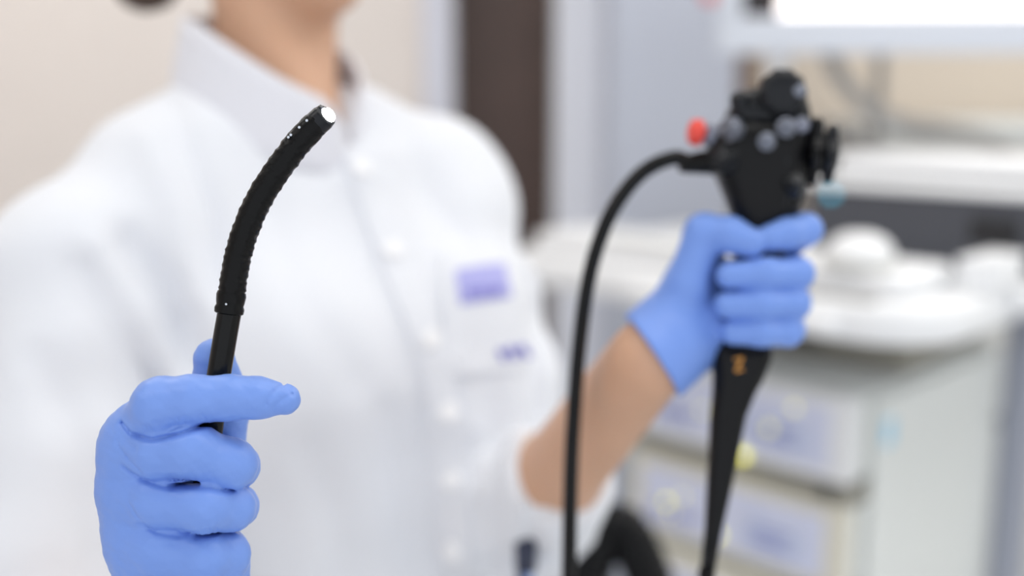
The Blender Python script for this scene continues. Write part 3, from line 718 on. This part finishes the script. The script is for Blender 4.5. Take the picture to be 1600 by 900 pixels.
pm = [((20, 22, -26), (-50, -22, -14), 12, 17), ((20, 6, -28), (-52, -30, -12), 12, 18), ((18, -10, -28), (-52, -36, -10), 12, 18), ((16, -26, -26), (-50, -42, -8), 11, 17),
      ((-40, 10, -8), (-58, -34, -6), 13, 18), ((-30, -22, -6), (-52, -42, -4), 14, 17), ((-28, 20, -16), (-40, -20, -12), 11, 13), ((-54, -33, -5), (-66, -44, -1), 23, 27), ((-60, -38, -3), (-72, -46, 2), 26, 30)]
X, Y, Z = hand(g, pm, fg, .006, .0012)
cut = ((X + 66) * -.84 + (Y + 40) * -.55); g.V = np.maximum(g.V, cut / 1e3)
gl2 = attach(grid_obj('glove', g, M_glove, None, 1, HL)); gl2['label'] = 'blue nitrile glove holding the control grip'

# ------------------------------------------------------------------ endoscope
es = empty('endoscope', P(1104, 890, .66)); EI = Matrix.Translation(P(1104, 890, .66)).inverted()
tag(es, 'black flexible endoscope with glowing tip held in both gloved hands', 'endoscope')
def ea(o): o.parent = es; o.matrix_parent_inverse = EI; return o
mm = lambda x, y, z: HL @ Vector((x / 1e3, y / 1e3, z / 1e3)); mr = lambda x, y, z: HR @ Vector((x / 1e3, y / 1e3, z / 1e3))
def loft(name, secs, m, n=28, p=2.6):
    """secs: y, centre x, half width, half depth, centre z in mm of the hand frame"""
    V = []; Fc = []
    for (y, cx, a, b, cz) in secs:
        for k in range(n):
            t = 2 * math.pi * k / n; c, s = math.cos(t), math.sin(t); V.append(mm(cx + a * math.copysign(abs(c) ** (2 / p), c), y, cz + b * math.copysign(abs(s) ** (2 / p), s)))
    for i in range(len(secs) - 1):
        for k in range(n): Fc.append((i * n + k, i * n + (k + 1) % n, (i + 1) * n + (k + 1) % n, (i + 1) * n + k))
    Fc.append(tuple(range(n - 1, -1, -1))); Fc.append(tuple((len(secs) - 1) * n + k for k in range(n)))
    return ea(pdobj(name, V, Fc, m))
cbdy = loft('control_body', [(26, 2, 15, 12, 0), (38, 4, 17, 14, 0), (44, 5, 20, 16, 1), (56, 5, 24.5, 18, 2), (72, 3, 29, 19, 2), (86, 1.5, 32, 19, 2), (96, 2, 32, 18, 2), (101, 4, 29, 16, 2)], M_blk)
loft('head_block', [(100, 7, 28, 15, 0), (110, 8, 26, 15, 0), (118, 10, 22, 13, 0), (124, 11, 15, 10, 0)], M_blk2)
loft('grip', [(-40, -8, 17, 11, 0), (-30, -5, 16, 11.5, 0), (0, 0, 14.5, 11.5, 0), (20, 2, 15, 12, 0), (32, 2.5, 15, 12, 0)], M_blk)
boot = loft('boot', [(-178, -30, 4.6, 4.6, 0), (-150, -26, 5.6, 5.6, 0), (-120, -22, 8.2, 7, 0), (-100, -19.5, 9.6, 8, 0), (-80, -17, 11.2, 9, 0), (-66, -13.5, 13.4, 10, 0), (-56, -10.5, 16, 10.8, 0), (-44, -8.5, 18.6, 11.5, 0), (-37, -8, 18, 11, 0)], M_blk)
for (a, b) in (((-15.5, -44), (-10, -43)), ((-10.5, -43), (-14.5, -51)), ((-15, -51), (-10, -50))): ea(tube('amber_mark', [mm(a[0], a[1], 11.2), mm(b[0], b[1], 11.2)], .0009, M_amber, seg=8))
def cyl(name, frm, to, prof, m, **k):
    a, b = mm(*frm), mm(*to); return ea(lathe(name, [(q / 1e3, r / 1e3) for q, r in prof], a, b - a, m, **k))
kn = cyl('top_knob', (13, 119, 6), (13, 119, 20), [(0, 13), (6, 14.5), (12, 14.5), (15, 12), (16, 9)], M_blk2, lobes=10, lobe_amp=.03, seg=60)
cyl('knob_screw', (22, 119, 19), (22, 119.5, 22), [(0, 4.2), (3, 4.2), (4, 2.5)], M_steel2)
cyl('lock_lever', (-10, 108, 6), (-12, 119, 10), [(0, 6), (8, 6.5), (12, 6), (14, 3.5)], M_blk2)
cyl('valve_stem', (-18, 92, 6), (-30, 95, 6), [(0, 9), (6, 9), (7, 7), (14, 7), (15, 5)], M_bluegrey)
cyl('red_valve_button', (-31, 95.5, 6), (-43, 97, 6), [(0, 4), (3, 4), (3.5, 8), (8, 8.4), (11, 7), (12.5, 3)], M_red)
cyl('valve_collar', (-16, 96, 14), (-22, 97, 19), [(0, 8), (5, 8), (6, 5.5), (10, 5)], M_steel2)
cyl('remote_button', (2, 88.5, 19), (2, 88.5, 30), [(0, 5.5), (3, 5.5), (4, 3.5), (6, 3)], M_steel2)
cyl('remote_button', (14, 97, 17), (14, 97.5, 28), [(0, 6), (4, 6), (5, 4), (7, 3)], M_steel2)
cyl('remote_button', (24, 99, 14), (25, 100, 25), [(0, 5), (4, 5), (6, 3)], M_bluegrey)
for y in (52, 62, 72): cyl('body_rib', (14, y - 2, 18.5), (15, y + 7, 19.5), [(0, 1.2), (9, 1.2)], M_blk2)
ax_ = (1, -.1, .25)
wheel = [(0, 8), (1, 19), (3, 21), (6, 21), (8, 19), (9, 8)]
cyl('angulation_wheel', (32, 86, 0), (33, 85.9, .2), wheel, M_blk, lobes=6, lobe_amp=.12, seg=72)
cyl('angulation_wheel', (41, 84, 3), (42, 83.9, 3.2), [(a, r * .8) for a, r in wheel], M_blk2, lobes=5, lobe_amp=.14, seg=60)
cyl('wheel_hub', (24, 86, -1), (25, 85.9, -.8), [(0, 14), (20, 13), (27, 10), (28, 5)], M_blk)
cyl('suction_valve', (-18, 76, 10), (-26, 80, 20), [(0, 9), (8, 9), (9, 7), (13, 7), (14, 4)], M_blk2)
cyl('biopsy_port', (18, 60, 16), (20, 66, 26), [(0, 6), (7, 6), (8, 4), (11, 4)], M_blk2)
cyl('cord_boot', (-14, 80, 0), (-33, 78.5, 0), [(0, 12), (8, 11), (14, 8), (22, 7), (30, 6), (34, 5)], M_rub)
cp = [mm(-40, 78, 0), P(1052, 247, .66), P(1003, 270, .66), P(962, 320, .66), P(935, 380, .66), P(917, 450, .663), P(905, 540, .667), P(897, 640, .67), P(892, 740, .67), P(889, 900, .67), P(886, 1080, .68)]
sk = Matrix.Translation((K.x, K.y, 0)) @ Matrix.Rotation(CYAW, 4, 'Z') @ Vector((-.34, -.03, .39 + (ZU - .70) * .3))
cp += [Vector((.06, .72, .62)), Vector((.08, .88, .44)), Vector((.10, 1.1, .38)), sk + Vector((-.10, -.10, -.05)), sk]
ea(tube('universal_cord', catmull(cp, 14), .0049, M_tubem, seg=16))
e_ = ea(lathe('light_guide_plug', [(-.04, .006), (-.03, .012), (0, .014), (.02, .014)], sk, Vector((.7, .7, 0)), M_blk))
# insertion tube: hangs from the boot, loops and rises through the fist
b0 = mm(-30, -176, 0)
tl = [(22.2, 64, -3.2), (19.8, 50, -2.8), (17.2, 34, -2.6), (14.6, 18, -3), (12, 0, -4.5), (9.5, -20, -6), (7, -44, -8), (5, -64, -9), (4, -90, -6), (6, -130, 0)]
ins = [b0, b0 + Vector((-.006, 0, -.06)), b0 + Vector((-.03, -.01, -.22)), b0 + Vector((-.12, -.04, -.37)), Vector((-.0, .56, .66)), Vector((-.10, .50, .72)), Vector((-.155, .455, .88)), mr(8, -190, 2)] + [mr(*q) for q in tl[::-1]]
ea(tube('insertion_tube', catmull(ins, 14), .0053, M_tubem, seg=20))
# bending section
ctr = [(357, 472), (361, 445), (366, 415), (373, 385), (383, 355), (397, 322), (415, 290), (437, 258), (462, 225), (486, 199), (500, 186)]
ctr = [mr((x - 280) / 3.51, (700 - y) / 3.51, -3.2 + 1.2 * i / 10) for i, (x, y) in enumerate(ctr)]
bs = catmull(ctr, 16); nb = len(bs); rb_ = []
rs = random.Random(8)
for i in range(nb):
    t = i / (nb - 1); r = .0060 if t < .9 else .0060 - .0006 * (t - .9) * 10
    rb_.append(r)
jit = [rs.uniform(.6, 1.4) for _ in range(60)]
def rf(i, a):
    t = i / (nb - 1); per = 6.2; w = .5 + .5 * math.cos(2 * math.pi * i / per); amp = .075 * jit[int(i / per)] * (1 if .06 < t < .82 else .25)
    side = .55 + .45 * math.cos(a * 2 + .6)
    return 1 + amp * (w ** 2 - .4) * side + .012 * math.sin(3 * a + i * .35) + .01 * math.sin(5 * a - i * .6)
bsec = ea(tube('bending_section', bs, rb_, M_rub, seg=32, rfun=rf))
a0, a1 = Vector(bs[0]), Vector(bs[6]); dr_ = (a1 - a0).normalized()
cb_ = ea(lathe('joint_collar', [(-.0055, .0056), (-.005, .0064), (-.003, .0066), (-.0015, .0060), (.0, .0063), (.003, .0066), (.0045, .0062)], a0, dr_, M_rub, seg=28))
o = lathe('seam_dot', [(0, .0006), (.0006, .0005)], a0 + Vector((0, -.0066, .0004)), (0, -1, 0), M_steel, None, 10); o.parent = cb_
# tip
te = Vector(bs[-1]); td = (te - Vector(bs[-8])).normalized()
ea(lathe('tip_housing', [(-.007, .0055), (-.002, .0057), (.0015, .0057)], te, td, M_blk2, seg=32))
tn = (td * .80 - FW * .52 + RT * .22).normalized(); tc_ = te + td * .0012
ea(lathe('tip_cap', [(-.0035, .0054), (.0005, .0055), (.0022, .0052), (.0030, .0042)], tc_, tn, M_blk2, seg=32))
tc_ = tc_ + tn * .0030
side = (RT * .75 - UP * .35); side = (side - tn * side.dot(tn)).normalized()
ea(lathe('light_window', [(-.0008, .0036), (.0004, .0036), (.0014, .0030), (.0020, .0016)], tc_ + side * .0006, tn, M_led, seg=20))
ea(lathe('camera_lens', [(-.0008, .0012), (.0003, .0012), (.0007, .0006)], tc_ - side * .0040, tn, M_lens, seg=20))
for q in (.004, .0085, .0135, .0150):
    ea(lathe('tip_rivet', [(-.0006, .0007), (.0005, .0006)], te - td * q - RT * .0022 - FW * .0054 + UP * .0014, -FW, M_steel, seg=10))
# the tip really shines
pl_ = bpy.data.lights.new('tip_light', 'SPOT'); pl_.energy = .12; pl_.spot_size = 2.2; pl_.shadow_soft_size = .002
po = link(bpy.data.objects.new('tip_light', pl_)); po.location = tc_ + tn * .004; po.rotation_euler = tn.to_track_quat('-Z', 'Y').to_euler(); ea(po)
